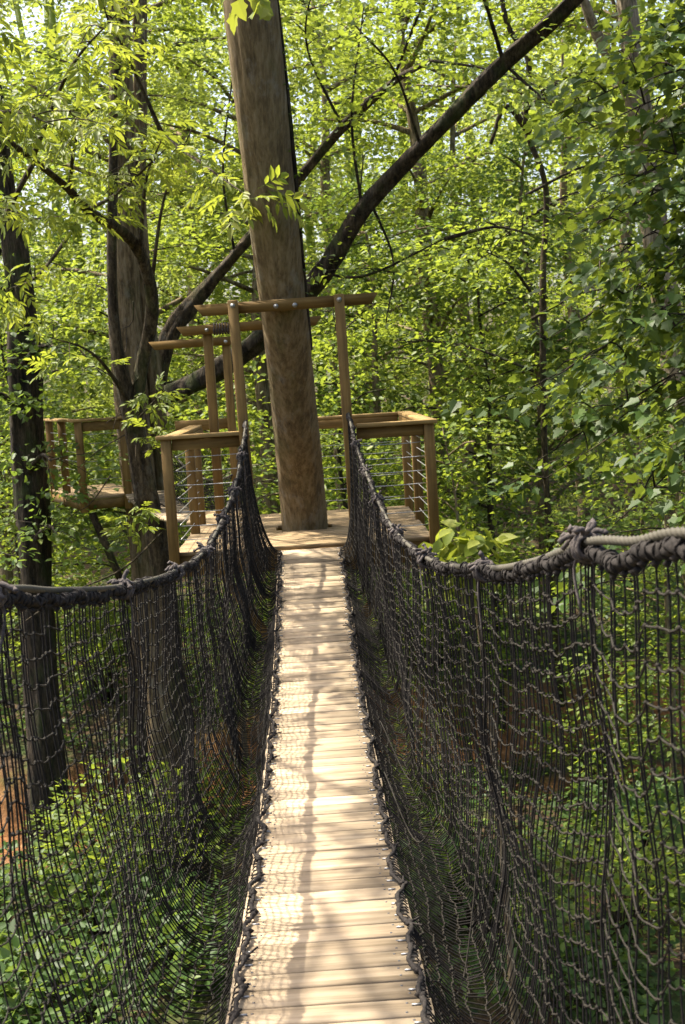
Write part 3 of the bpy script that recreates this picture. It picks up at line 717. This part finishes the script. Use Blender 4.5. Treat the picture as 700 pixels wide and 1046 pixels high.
# crooked tree with the arching limb, compound leaves
t4 = thing('crooked_tree', 'crooked slim tree with an arching limb of feathery compound leaves', 'tree', (-2.05, 16.8, gz(-2.05, 16.8)))
mb = MB()
limb_mesh(mb, [(-1.95, 16.8, -5), (-2.0, 16.8, -2.6), (-2.05, 16.8, -.7), (-2.18, 16.8, .42), (-2.27, 16.8, 1.3), (-2.14, 16.8, 1.95), (-1.93, 16.6, 2.6), (-1.89, 16.4, 3.05), (-2.02, 16.0, 3.55), (-2.37, 15, 3.82), (-2.54, 14.5, 4.05), (-2.86, 13, 4.32), (-3.3, 11.8, 4.7)], .20, .024, 160, 16, .09, 4, .62)
limb_mesh(mb, [(-2.2, 16.8, .2), (-2.33, 16.75, 1.5), (-2.42, 16.7, 2.6), (-2.3, 16.6, 4.2), (-2.0, 16.2, 6.2)], .12, .04, 40, 10, .1, 5)
place(mb.build('trunk', BARK_LIMB, None, True), t4)
mbr = MB(); mlf = MB()
H = [  # branch start, middle, end: leafy shoots in the upper left, and unseen ones above the bridge
    ((-1.95, 16.1, 3.4), (-1.75, 15.6, 4.2), (-1.45, 15.0, 4.6)), ((-1.45, 15.0, 4.6), (-1.7, 14.6, 5.3), (-1.9, 14.2, 5.8)),
    ((-1.45, 15.0, 4.6), (-.95, 13.2, 4.0), (-.42, 11.1, 3.34)), ((-1.88, 16.4, 3.0), (-1.6, 16.2, 4.1), (-1.15, 15.9, 4.9)),
    ((-2.5, 14.6, 4.0), (-2.2, 13.6, 4.4), (-1.8, 12.6, 4.5)), ((-2.7, 13.7, 4.2), (-2.0, 12.2, 4.7), (-1.4, 11.2, 4.9)),
    ((-3.0, 12.6, 4.4), (-2.4, 11.4, 4.2), (-1.9, 10.6, 3.9)), ((-3.0, 12.6, 4.4), (-2.6, 11.0, 4.9), (-2.0, 9.6, 4.7)),
    ((-2.9, 12.9, 4.3), (-2.9, 11.8, 3.6), (-2.75, 11.0, 3.1)), ((-3.2, 12.0, 4.6), (-2.5, 10.6, 5.4), (-1.3, 9.4, 5.2)),
    ((-2.7, 13.8, 4.2), (-3.1, 13.5, 3.4), (-3.3, 13.2, 2.6)), ((-2.4, 15.0, 3.8), (-2.9, 14.6, 3.1), (-3.2, 14.2, 2.9)),
    ((-2.0, 16.2, 6.2), (-1.5, 15.2, 6.4), (-1.0, 14.2, 6.0)), ((-2.0, 16.2, 6.2), (-2.6, 15.2, 6.6), (-3.2, 14.4, 6.2)),
    ((-2.2, 16.75, .9), (-2.0, 16.2, 1.0), (-1.85, 15.8, 1.3)), ((-2.27, 16.7, 1.3), (-1.95, 16.2, 1.55), (-1.75, 15.9, 1.7)),
    ((-2.1, 16.8, -.1), (-2.3, 16.2, .1), (-2.2, 15.8, .35)), ((-2.25, 16.7, 1.5), (-2.6, 16.0, 2.2), (-3.1, 15.4, 2.45)),
    ((-3.3, 11.8, 4.7), (-2.8, 10.2, 5.2), (-2.2, 8.8, 4.6)), ((-3.3, 11.8, 4.7), (-3.7, 9.5, 6.1), (-3.4, 6.2, 6.7)), ((-3.45, 6.4, 6.7), (-3.1, 5.0, 6.6), (-2.6, 3.6, 6.4)), ((-3.6, 8.5, 6.4), (-2.9, 7.2, 6.8), (-2.2, 6.3, 6.9)), ((-3.4, 6.2, 6.7), (-3.7, 4.4, 7.0), (-3.5, 3.0, 6.9)), ((-2.37, 15, 3.82), (-1.9, 14.3, 3.9), (-1.3, 13.6, 4.2))]  # the overhead shoots here are unseen, added to throw shade on the deck
for k, bb in enumerate(H):
    small = k in (14, 15, 16)
    limb_mesh(mbr, bb, .028 if not small else .015, .006, 16, 7, .1, k)
    n = 6 if small else (3 if k in (0, 3, 11, 17, 19) else 7)
    if k == 2:
        foliage_on(mlf, mbr, bb, 'compound', 5, .16, 5, .26, .75, .09, .25); spray(mlf, np.array(bb[2])+np.array([.08, 0, 0]), (1, 0, -.2), .22, 16, .28, 'compound', .85, .2)
    else: foliage_on(mlf, mbr, bb, 'compound', n, .3 if not small else .16, 8 if not small else 5, .25 if not small else .22, .68 if not small else .5, .24 if not small else .1, .3)
# dead twigs
for q in range(14):
    p = np.array([-2.2, 16.7, 1.4])+rng.normal(0, 1, 3)*np.array([.25, .2, 1.0]); e = p+rng.normal(0, .45, 3); tube(mbr, smooth_path([p, (p+e)/2+rng.normal(0, .08, 3), e], 6), np.linspace(.011, .004, 6), 5)
tube(mbr, smooth_path([(-1.95, 16.3, -.1), (-2.4, 15.6, -.45), (-3.0, 14.8, -.62), (-3.6, 14.3, -.95)], 20), np.linspace(.014, .005, 20), 6)
place(mbr.build('limb', BARK_LIMB, None, True), t4); place(mlf.build('crown', LEAF_H, None, False, True), t4)

# big leaning tree whose two limbs cross the picture behind the trunk
t5 = thing('leaning_tree', 'dark leaning tree whose two long limbs slant up behind the platform trunk', 'tree', (-2.6, 19.4, gz(-2.6, 19.4)))
mb = MB(); limb_mesh(mb, [(-3.0, 19.5, -4.9), (-2.75, 19.5, -2), (-2.5, 19.4, .4), (-2.32, 19.3, 1.55)], .22, .17, 30, 14, .06, 1)
place(mb.build('trunk', BARK_LIMB, None, True), t5)
mb = MB(); limb_mesh(mb, [(-2.4, 19.35, 1.2), (-2.31, 19.5, 1.69), (-1.98, 19.5, 2.55), (-1.495, 19.5, 3.11), (-.93, 19.3, 3.64), (.01, 19, 4.55), (.753, 18.5, 5.25), (1.44, 18, 5.7), (1.94, 17.5, 5.86)], .175, .03, 150, 20, .12, 2, .8)
place(mb.build('limb', BARK_LIMB, None, True), t5)
mb = MB(); limb_mesh(mb, [(-2.45, 19.3, 1.2), (-2.1, 19.0, 1.58), (-1.36, 18.5, 1.88), (-.565, 18, 2.35), (.33, 17.5, 3.14), (.884, 17, 3.89), (1.65, 16.5, 4.57), (2.67, 16, 5.42), (3.43, 15.5, 5.99), (4.6, 15, 7.2)], .165, .075, 170, 24, .12, 6)
place(mb.build('limb', BARK_DARK, None, True), t5)
mbr = MB(); mlf = MB()
for k, bb in enumerate([((1.44, 18, 5.7), (1.9, 17, 6.6), (2.5, 16, 7.5)), ((.75, 18.5, 5.25), (.3, 17.6, 6.2), (.5, 16.6, 6.9)), ((2.67, 16, 5.42), (2.3, 15.2, 6.1), (1.9, 14.4, 6.5)), ((3.43, 15.5, 6), (3.2, 14.6, 6.2), (2.7, 13.8, 6.0)),
      ((.884, 17, 3.89), (.8, 16.6, 5.0), (1.0, 16.1, 6.2)), ((.33, 17.5, 3.14), (.75, 17.2, 3.55), (.95, 17.0, 4.6)), ((1.65, 16.5, 4.57), (1.3, 15.6, 5.3), (.8, 14.6, 5.6)), ((1.94, 17.5, 5.86), (2.6, 17, 5.6), (3.2, 16.4, 5.2)),
      ((-.93, 19.3, 3.64), (-1.0, 18.9, 4.8), (-.7, 18.3, 6.2)), ((2.67, 16, 5.42), (3.1, 15.7, 4.9), (3.4, 15.2, 4.5)), ((.33, 17.5, 3.14), (.9, 17.0, 3.05), (1.9, 16.6, 3.42)), ((1.9, 16.6, 3.42), (2.5, 16.3, 3.5), (2.9, 16.0, 3.35)), ((1.0, 17, 4.0), (1.25, 16.9, 3.2), (1.1, 16.8, 2.4))]):
    limb_mesh(mbr, bb, .024, .008, 16, 7, .1, k+40); foliage_on(mlf, mbr, bb, 'simple', 10 if k < 10 else 5, .42, 30 if k < 10 else 16, .10, .5, .3)
place(mbr.build('branch', BARK_DARK, None, True), t5); place(mlf.build('crown', LEAF_A, None, False, True), t5)

# grey tree upper right
t6 = thing('grey_tree', 'pale grey forked trunk rising on the right behind hanging maple leaves', 'tree', (5.9, 20.2, gz(5.9, 20.2)))
mb = MB(); limb_mesh(mb, [(6.3, 20.3, -5), (6.15, 20.2, -1), (5.85, 20.1, 1.8), (5.60, 20, 3.33), (5.42, 20, 5.28), (5.26, 20, 7.18), (5.1, 20, 10), (5.0, 20, 14)], .3, .1, 60, 18, .06, 17)
limb_mesh(mb, [(5.42, 20, 5.3), (5.1, 19.8, 6.0), (4.7, 19.6, 6.6), (4.3, 19.3, 7.5)], .13, .06, 20, 10, .07, 18)
limb_mesh(mb, [(5.85, 20.1, 1.8), (5.5, 19.6, 2.6), (5.0, 19, 2.9)], .07, .03, 14, 8, .08, 19)
place(mb.build('trunk', BARK_PALE, None, True), t6)
mbr = MB(); mlf = MB()
for k, bb in enumerate(up_branches(5.2, 20, 4.5, 13.5, 15, 3.2, 55)):
    limb_mesh(mbr, bb, .05, .012, 10, 6, .06, k); foliage_on(mlf, mbr, bb, 'simple', 8, .45, 28, .12, .55, .35)
place(mbr.build('limb', BARK_GREY, None, True), t6); place(mlf.build('crown', LEAF_A, None, False, True), t6)

# dark crooked tree upper right middle
t7 = thing('twisted_tree', 'thin twisted tree left of the pale grey forked trunk', 'tree', (4.0, 21.5, gz(4.0, 21.5)))
mb = MB(); limb_mesh(mb, [(4.1, 21.6, -4.2), (4.0, 21.6, 0), (4.05, 21.4, 3), (4.15, 21.3, 4.6), (3.85, 21.2, 5.6), (3.9, 21, 6.6), (3.5, 20.8, 7.4), (3.4, 20.6, 10)], .06, .035, 50, 12, .08, 27)
limb_mesh(mb, [(3.9, 21.2, 5.5), (3.5, 21, 5.9), (3.2, 20.8, 5.3)], .06, .03, 14, 8, .1, 28)
place(mb.build('trunk', BARK_LIMB, None, True), t7)
mbr = MB(); mlf = MB()
for k, bb in enumerate(up_branches(3.8, 21.2, .5, 10.5, 15, 2.2, 61)):
    limb_mesh(mbr, bb, .03, .01, 10, 6, .06, k); foliage_on(mlf, mbr, bb, 'simple', 8, .42, 26, .11, .6, .32)
place(mbr.build('limb', BARK_DARK, None, True), t7); place(mlf.build('crown', LEAF_A, None, False, True), t7)

# maple hanging over the right net
t8 = thing('maple_tree', 'maple with broad lobed leaves hanging over the right net', 'tree', (5.0, 10.5, gz(5.0, 10.5)))
mb = MB(); limb_mesh(mb, [(5.1, 10.6, -5.1), (5.0, 10.5, -2), (4.8, 10.4, 1), (4.7, 10.3, 4), (4.4, 10, 7.5), (4.2, 9.8, 11)], .24, .05, 40, 14, .05, 77)
place(mb.build('trunk', BARK_GREY, None, True), t8)
mbr = MB(); mlf = MB()
ends = [(2.0, 8.4, .75), (2.5, 7.8, .9), (1.75, 9.8, 1.1), (2.3, 9.4, 1.4), (2.7, 8.8, 1.7), (1.9, 10.4, 2.0), (2.5, 10.0, 2.3), (2.1, 9.2, 2.5), (2.8, 9.2, 2.7), (2.2, 10.4, 3.0), (2.6, 9.6, 3.3), (2.0, 9.8, 3.7), (2.9, 9.2, 3.8), (2.5, 10.4, 4.2), (2.2, 9.4, 4.5), (2.9, 9.8, 4.7), (2.2, 9.0, .2), (2.9, 8.2, .35), (1.5, 10.4, 1.5), (3.2, 9.0, 3.1), (3.1, 8.2, 1.3), (2.0, 11.2, .8), (2.4, 11.2, 1.6), (2.8, 11, 2.6), (2.2, 8.6, 3.0), (2.5, 8.4, 2.4), (2.0, 8.8, 3.4), (2.35, 8.2, 2.0), (1.9, 8.6, 2.7), (2.5, 8.8, 4.0), (2.3, 8.3, 3.6), (1.85, 9.4, 1.75), (2.4, 7.6, 1.5)]
for k, e in enumerate(ends):
    e = np.array(e); s0 = np.array([4.72, 10.35, e[2]*.8+.9]); mid = (s0+e)/2+np.array([0, 0, .28])
    bb = [s0, mid, e+np.array([0, 0, -.1])]
    limb_mesh(mbr, bb, .014, .004, 14, 6, .1, k); foliage_on(mlf, mbr, bb, 'maple', 13, .30, 19, .098, .42, .2, .3)
for k, bb in enumerate(up_branches(4.4, 10, 5.0, 9, 8, 3.0, 71)):
    limb_mesh(mbr, bb, .04, .012, 10, 6, .06, k); foliage_on(mlf, mbr, bb, 'maple', 10, .42, 22, .12, .45, .32)
place(mbr.build('limb', BARK_DARK, None, True), t8); place(mlf.build('crown', LEAF_M, None, False, True), t8)

# bright sapling beside the platform corner
t9 = thing('sapling', 'sunlit pale green sapling tip just outside the platform corner above the right net', 'sapling', (1.3, 10.3, gz(1.3, 10.3)))
mb = MB(); limb_mesh(mb, [(1.5, 10.6, -5), (1.42, 10.5, -2), (1.3, 10.35, -.3), (1.15, 10.2, .3)], .04, .008, 24, 8, .05, 3)
place(mb.build('trunk', BARK_GREY, None, True), t9)
mlf = MB()
for c in ((1.16, 10.1, .46), (1.3, 10.0, .38), (1.05, 10.1, .38), (1.26, 10.0, .28), (1.05, 10.05, .24), (1.15, 10.1, .12), (1.32, 10.0, .2), (1.1, 10.0, .02)): spray(mlf, c, (0, -.3, -.2), .15, 18, .15, 'simple', .95, .3, .5)
for c in ((.62, 9.2, -.75), (.70, 9.4, -.9), (.6, 8.3, -.95)): spray(mlf, c, (0, -.3, 0), .16, 14, .10, 'simple', .8, .3, .5)
place(mlf.build('crown', LEAF_H, None, False, True), t9)
# hanging lobed leaves at the top of the picture
t10 = thing('hanging_twig', 'bright lobed leaves on a twig hanging before the top of the platform trunk', 'twig', (-.2, 8, 4.2))
mb = MB(); tube(mb, smooth_path([(-.45, 8.2, 4.9), (-.3, 8.1, 4.5), (-.22, 8, 4.2), (-.17, 8, 4.03)], 12), np.linspace(.010, .003, 12), 6)
place(mb.build('stem', BARK_LIMB, None, True), t10)
mb = MB()
for c, n in (((-.27, 8, 4.06), 3), ((-.18, 8, 4.04), 3), ((-.12, 8, 4.0), 3), ((-.2, 8.05, 4.2), 6)): spray(mb, c, (0, 0, -.8), .05, n, .105, 'maple', .97, .9, .8)
place(mb.build('leaves', LEAF_H, None, False, True), t10)
# ------------------------------------------------------------------ trees of the wood: five kinds, copied
def proto_tree(name, H, r, base, length, n, leafm, bark, leaf, seed, count=34, n_spray=11, lean=.3):
    g = np.random.default_rng(seed)
    root = thing(name, 'x', 'tree')
    mb = MB(); pts = [(0, 0, -.4)]
    for k in range(1, 7): pts.append((g.normal(0, .02)*H*.5*k/6, g.normal(0, .02)*H*.5*k/6, H*k/6))
    P = smooth_path(pts, 40); tube(mb, P, np.interp(np.linspace(0, 1, 40), [0, .05, .5, 1], [r*1.5, r*1.08, r*.75, r*.12]), 12, lump=.05, seed=seed)
    mb.build('trunk', bark, root, True)
    mbr, mlf = MB(), MB()
    for k, b in enumerate(up_branches(0, 0, base*H, H*.97, n, length, seed, lean)):
        b[0] = P[np.argmin(abs(P[:, 2]-b[0][2]))]
        limb_mesh(mbr, b, r*.28, .012, 8, 5, .06, k)
        foliage_on(mlf, None, b, 'simple', n_spray, .55, count, leaf, g.uniform(.35, .7), .45, .25)
    tp = P[-1]; spray(mlf, tp, (0, 0, 1), .7, 60, leaf, 'simple', .6, .5)
    mbr.build('limb', bark, root, True); mlf.build('crown', leafm, root, False, True)
    return root
protos = [proto_tree('forest_tree', 13.5, .20, .20, 3.6, 22, LEAF_F, BARK_GREY, .125, 101, 46),
          proto_tree('forest_tree', 15.5, .24, .30, 4.0, 22, LEAF_A, BARK_GREY, .13, 102, 46),
          proto_tree('forest_tree', 11, .13, .12, 3.0, 22, LEAF_B, BARK_GREY, .12, 103, 42),  # darker leaf colour stands in for the unlit masses of the wood
          proto_tree('slender_tree', 9, .07, .15, 2.0, 20, LEAF_A, BARK_DARK, .12, 104, 28, 9),
          proto_tree('slender_tree', 6, .05, .10, 1.6, 16, LEAF_A, BARK_GREY, .11, 105, 26, 8)]
used = set()
def plant(kind, x, y, s, rz, label, group):
    o = protos[kind] if kind not in used else copy_tree(protos[kind])
    used.add(kind); o.location = (x, y, gz(x, y)-.05); o.rotation_euler.z = rz; o.scale = (s, s, s)
    tag(o, label, 'tree', group)
GW = 'trees of the wood behind the platforms'
for k, x, y, s, rz, lab in [
    (0, -.9, 27, 1.0, .3, 'leafy tree of the wood, in line with the platform trunk'),
    (1, 2.8, 27.5, 1.0, 1.2, 'thin dark trunk in the sunny wood right of the long slanting limb'),
    (0, 6.2, 29, .95, 2.0, 'leafy tree of the wood behind the pale grey forked trunk'),
    (1, -3.6, 28, 1.05, 3.1, 'leafy tree of the wood between the tall double stem and the slanting limbs'),
    (2, -6.2, 25.5, 1.0, 4.0, 'leafy tree of the wood behind the dark straight trunk'),
    (2, 1.4, 24.5, .85, 5.0, 'bushy tree behind the right rail of the square platform'),
    (2, 4.6, 25.5, .95, .9, 'bushy dark green tree behind the maple leaves'),
    (0, -7.6, 32, 1.0, 1.9, 'far leafy tree at the left edge of the wood'),
    (1, 0.9, 34, 1.0, 2.6, 'far trunk above the right gate post'),
    (0, 4.4, 35, 1.05, 3.6, 'far pale trunk between the slanting limb and the grey forked trunk'),
    (1, 8.6, 34, 1.0, 4.4, 'far leafy tree at the right edge of the wood'),
    (0, -3.0, 36, 1.1, 5.3, 'far leafy tree above the small railed lookout')]: plant(k, x, y, s, rz, lab, GW)
GS = 'slender young trees under the wood'
for k, x, y, s, rz, lab in [
    (3, -5.0, 21.5, .9, .4, 'slender young tree left of the dark straight trunk'),
    (3, -3.3, 23.2, 1.0, 1.5, 'slender young tree behind the small railed lookout'),
    (4, -1.4, 20.8, 1.0, 2.2, 'slender young tree seen under the rear gateway'),
    (3, .6, 21.5, .9, 3.0, 'slender young tree seen between the trunk and the right gate post'),
    (4, 2.3, 20.4, 1.0, 4.1, 'slender young tree beyond the right corner of the square platform'),
    (3, 3.2, 22.8, 1.0, 5.2, 'slender young tree above the tied knots of the right net'),
    (4, 5.2, 18.6, .95, .8, 'low young tree seen through the right net'),
    (4, 5.4, 20.6, 1.1, 1.6, 'low young tree at the right edge behind the maple'),
    (4, -4.9, 23.6, 1.0, 2.9, 'low young tree behind the clay bank on the left')]: plant(k, x, y, s, rz, lab, GS)

# ------------------------------------------------------------------ shrubs on the ravine floor
def proto_shrub(seed, leafm, size, n, rad, h):
    g = np.random.default_rng(seed); root = thing('shrub', 'x', 'shrub')
    mbr, mlf = MB(), MB()
    for k in range(n):
        a = g.random()*6.28; q = rad*math.sqrt(g.random()); top = np.array([math.cos(a)*q, math.sin(a)*q, h*g.uniform(.45, 1)*(1-.4*(q/rad)**2)])
        tube(mbr, smooth_path([(0, 0, -.1), top*np.array([.4, .4, .6]), top], 6), np.linspace(.014, .004, 6), 5)
        spray(mlf, top, unit(top), .3, 20, size, 'simple', g.uniform(.3, .8), .3, .5)
        spray(mlf, top*.75, unit(top), .26, 10, size, 'simple', g.uniform(.2, .6), .3, .5)
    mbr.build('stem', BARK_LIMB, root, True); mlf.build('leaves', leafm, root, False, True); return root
sp = [proto_shrub(201, LEAF_U, .12, 34, 1.0, 1.3), proto_shrub(202, LEAF_A, .10, 40, 1.1, 1.9), proto_shrub(203, LEAF_U, .15, 30, .9, 1.0)]
us = set()
for k, x, y, s, lab in [
    (0, -2.6, 12.6, 1.1, 'broad-leaved bush at the foot of the left net, nearest the bridge'),
    (2, -3.6, 13.0, 1.1, 'broad-leaved bush in the bottom left corner behind the net'),
    (0, -3.0, 15.2, .9, 'low bush behind the left net below the crooked tree'),
    (0, -4.3, 15.6, 1.0, 'bush in front of the dark straight trunk'),
    (1, -3.2, 17.2, .9, 'small bright bush beside the dark straight trunk'),
    (2, -1.9, 14.2, 1.0, 'shaded bush close under the bridge on the left'),
    (1, 3.1, 13.4, 1.0, 'bush in the bottom right corner behind the net'),
    (0, 2.2, 12.6, 1.0, 'low bush under the right net, nearest the bridge'),
    (2, 1.6, 14.6, 1.0, 'bush below the platform on the right'),
    (1, 4.2, 19.3, .9, 'sunlit bush in front of the clay bank on the right'),
    (0, 4.3, 17.0, 1.0, 'bush at the right edge in front of the clay bank'),
    (1, .8, 16.6, .9, 'small bush behind the right net under the platform corner'),
    (2, 4.6, 14.8, 1.1, 'broad-leaved bush at the right edge behind the net'),
    (1, -2.25, 16.2, 1.25, 'tall bush in front of the crooked tree behind the left net'),
    (1, -2.0, 19.2, .9, 'small bush at the foot of the tall double stem'),
    (0, 2.4, 24.6, 1.1, 'bush on top of the clay bank on the right'),
    (1, -4.0, 23.0, 1.1, 'bush on top of the clay bank on the left')]:
    o = sp[k] if k not in us else copy_tree(sp[k]); us.add(k)
    o.location = (x, y, gz(x, y)); o.scale = (s, s, s*random.uniform(.85, 1.15)); o.rotation_euler.z = random.random()*6.28
    tag(o, lab, 'shrub', 'bushes on the ravine floor')

# ------------------------------------------------------------------ stuff: ground cover, far wood
mb = MB(); n = 2600
gxs = rng.uniform(-9, 9, n); gys = 10+rng.random(n)**.8*22
for x, y in zip(gxs, gys):
    dd = y-float(bank_y(np.float64(x)))
    if -2.0 < dd < .5 or rng.random() < .10+.35*(math.sin(x*1.9+y*.7)*math.sin(y*1.4-x*.6) > .15): continue
    if abs(x) > .33*y+2.5: continue
    hh = rng.uniform(.08, .35)
    spray(mb, (x, y, gz(x, y)+hh), (0, 0, .3), rng.uniform(.2, .42), 22, rng.uniform(.055, .16), 'simple', rng.uniform(.1, .95), .25, .45)
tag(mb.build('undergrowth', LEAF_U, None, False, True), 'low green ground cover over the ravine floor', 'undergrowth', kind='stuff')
mb = MB()
for q in range(3600):
    y = rng.uniform(40, 66); x = rng.uniform(-.36*y-4, .36*y+4); z = rng.uniform(-4, 23)
    spray(mb, (x, y, z), (0, -.3, .1), rng.uniform(.8, 1.5), 64, rng.uniform(.18, .27), 'simple', np.clip(.55+.3*math.sin(x*.8)+rng.normal(0, .15), 0, 1), .3, .6)
for q in range(26):
    y = rng.uniform(40, 64); x = rng.uniform(-.3*y, .3*y)
    tube(mb, [(x, y, -4), (x+rng.normal(0, .3), y, 8), (x+rng.normal(0, .8), y, 22)], [.24, .18, .08], 7)
tag(mb.build('far_woods', LEAF_F, None, False, True), 'far leafy wood closing the view behind the trees', 'woods', kind='stuff')
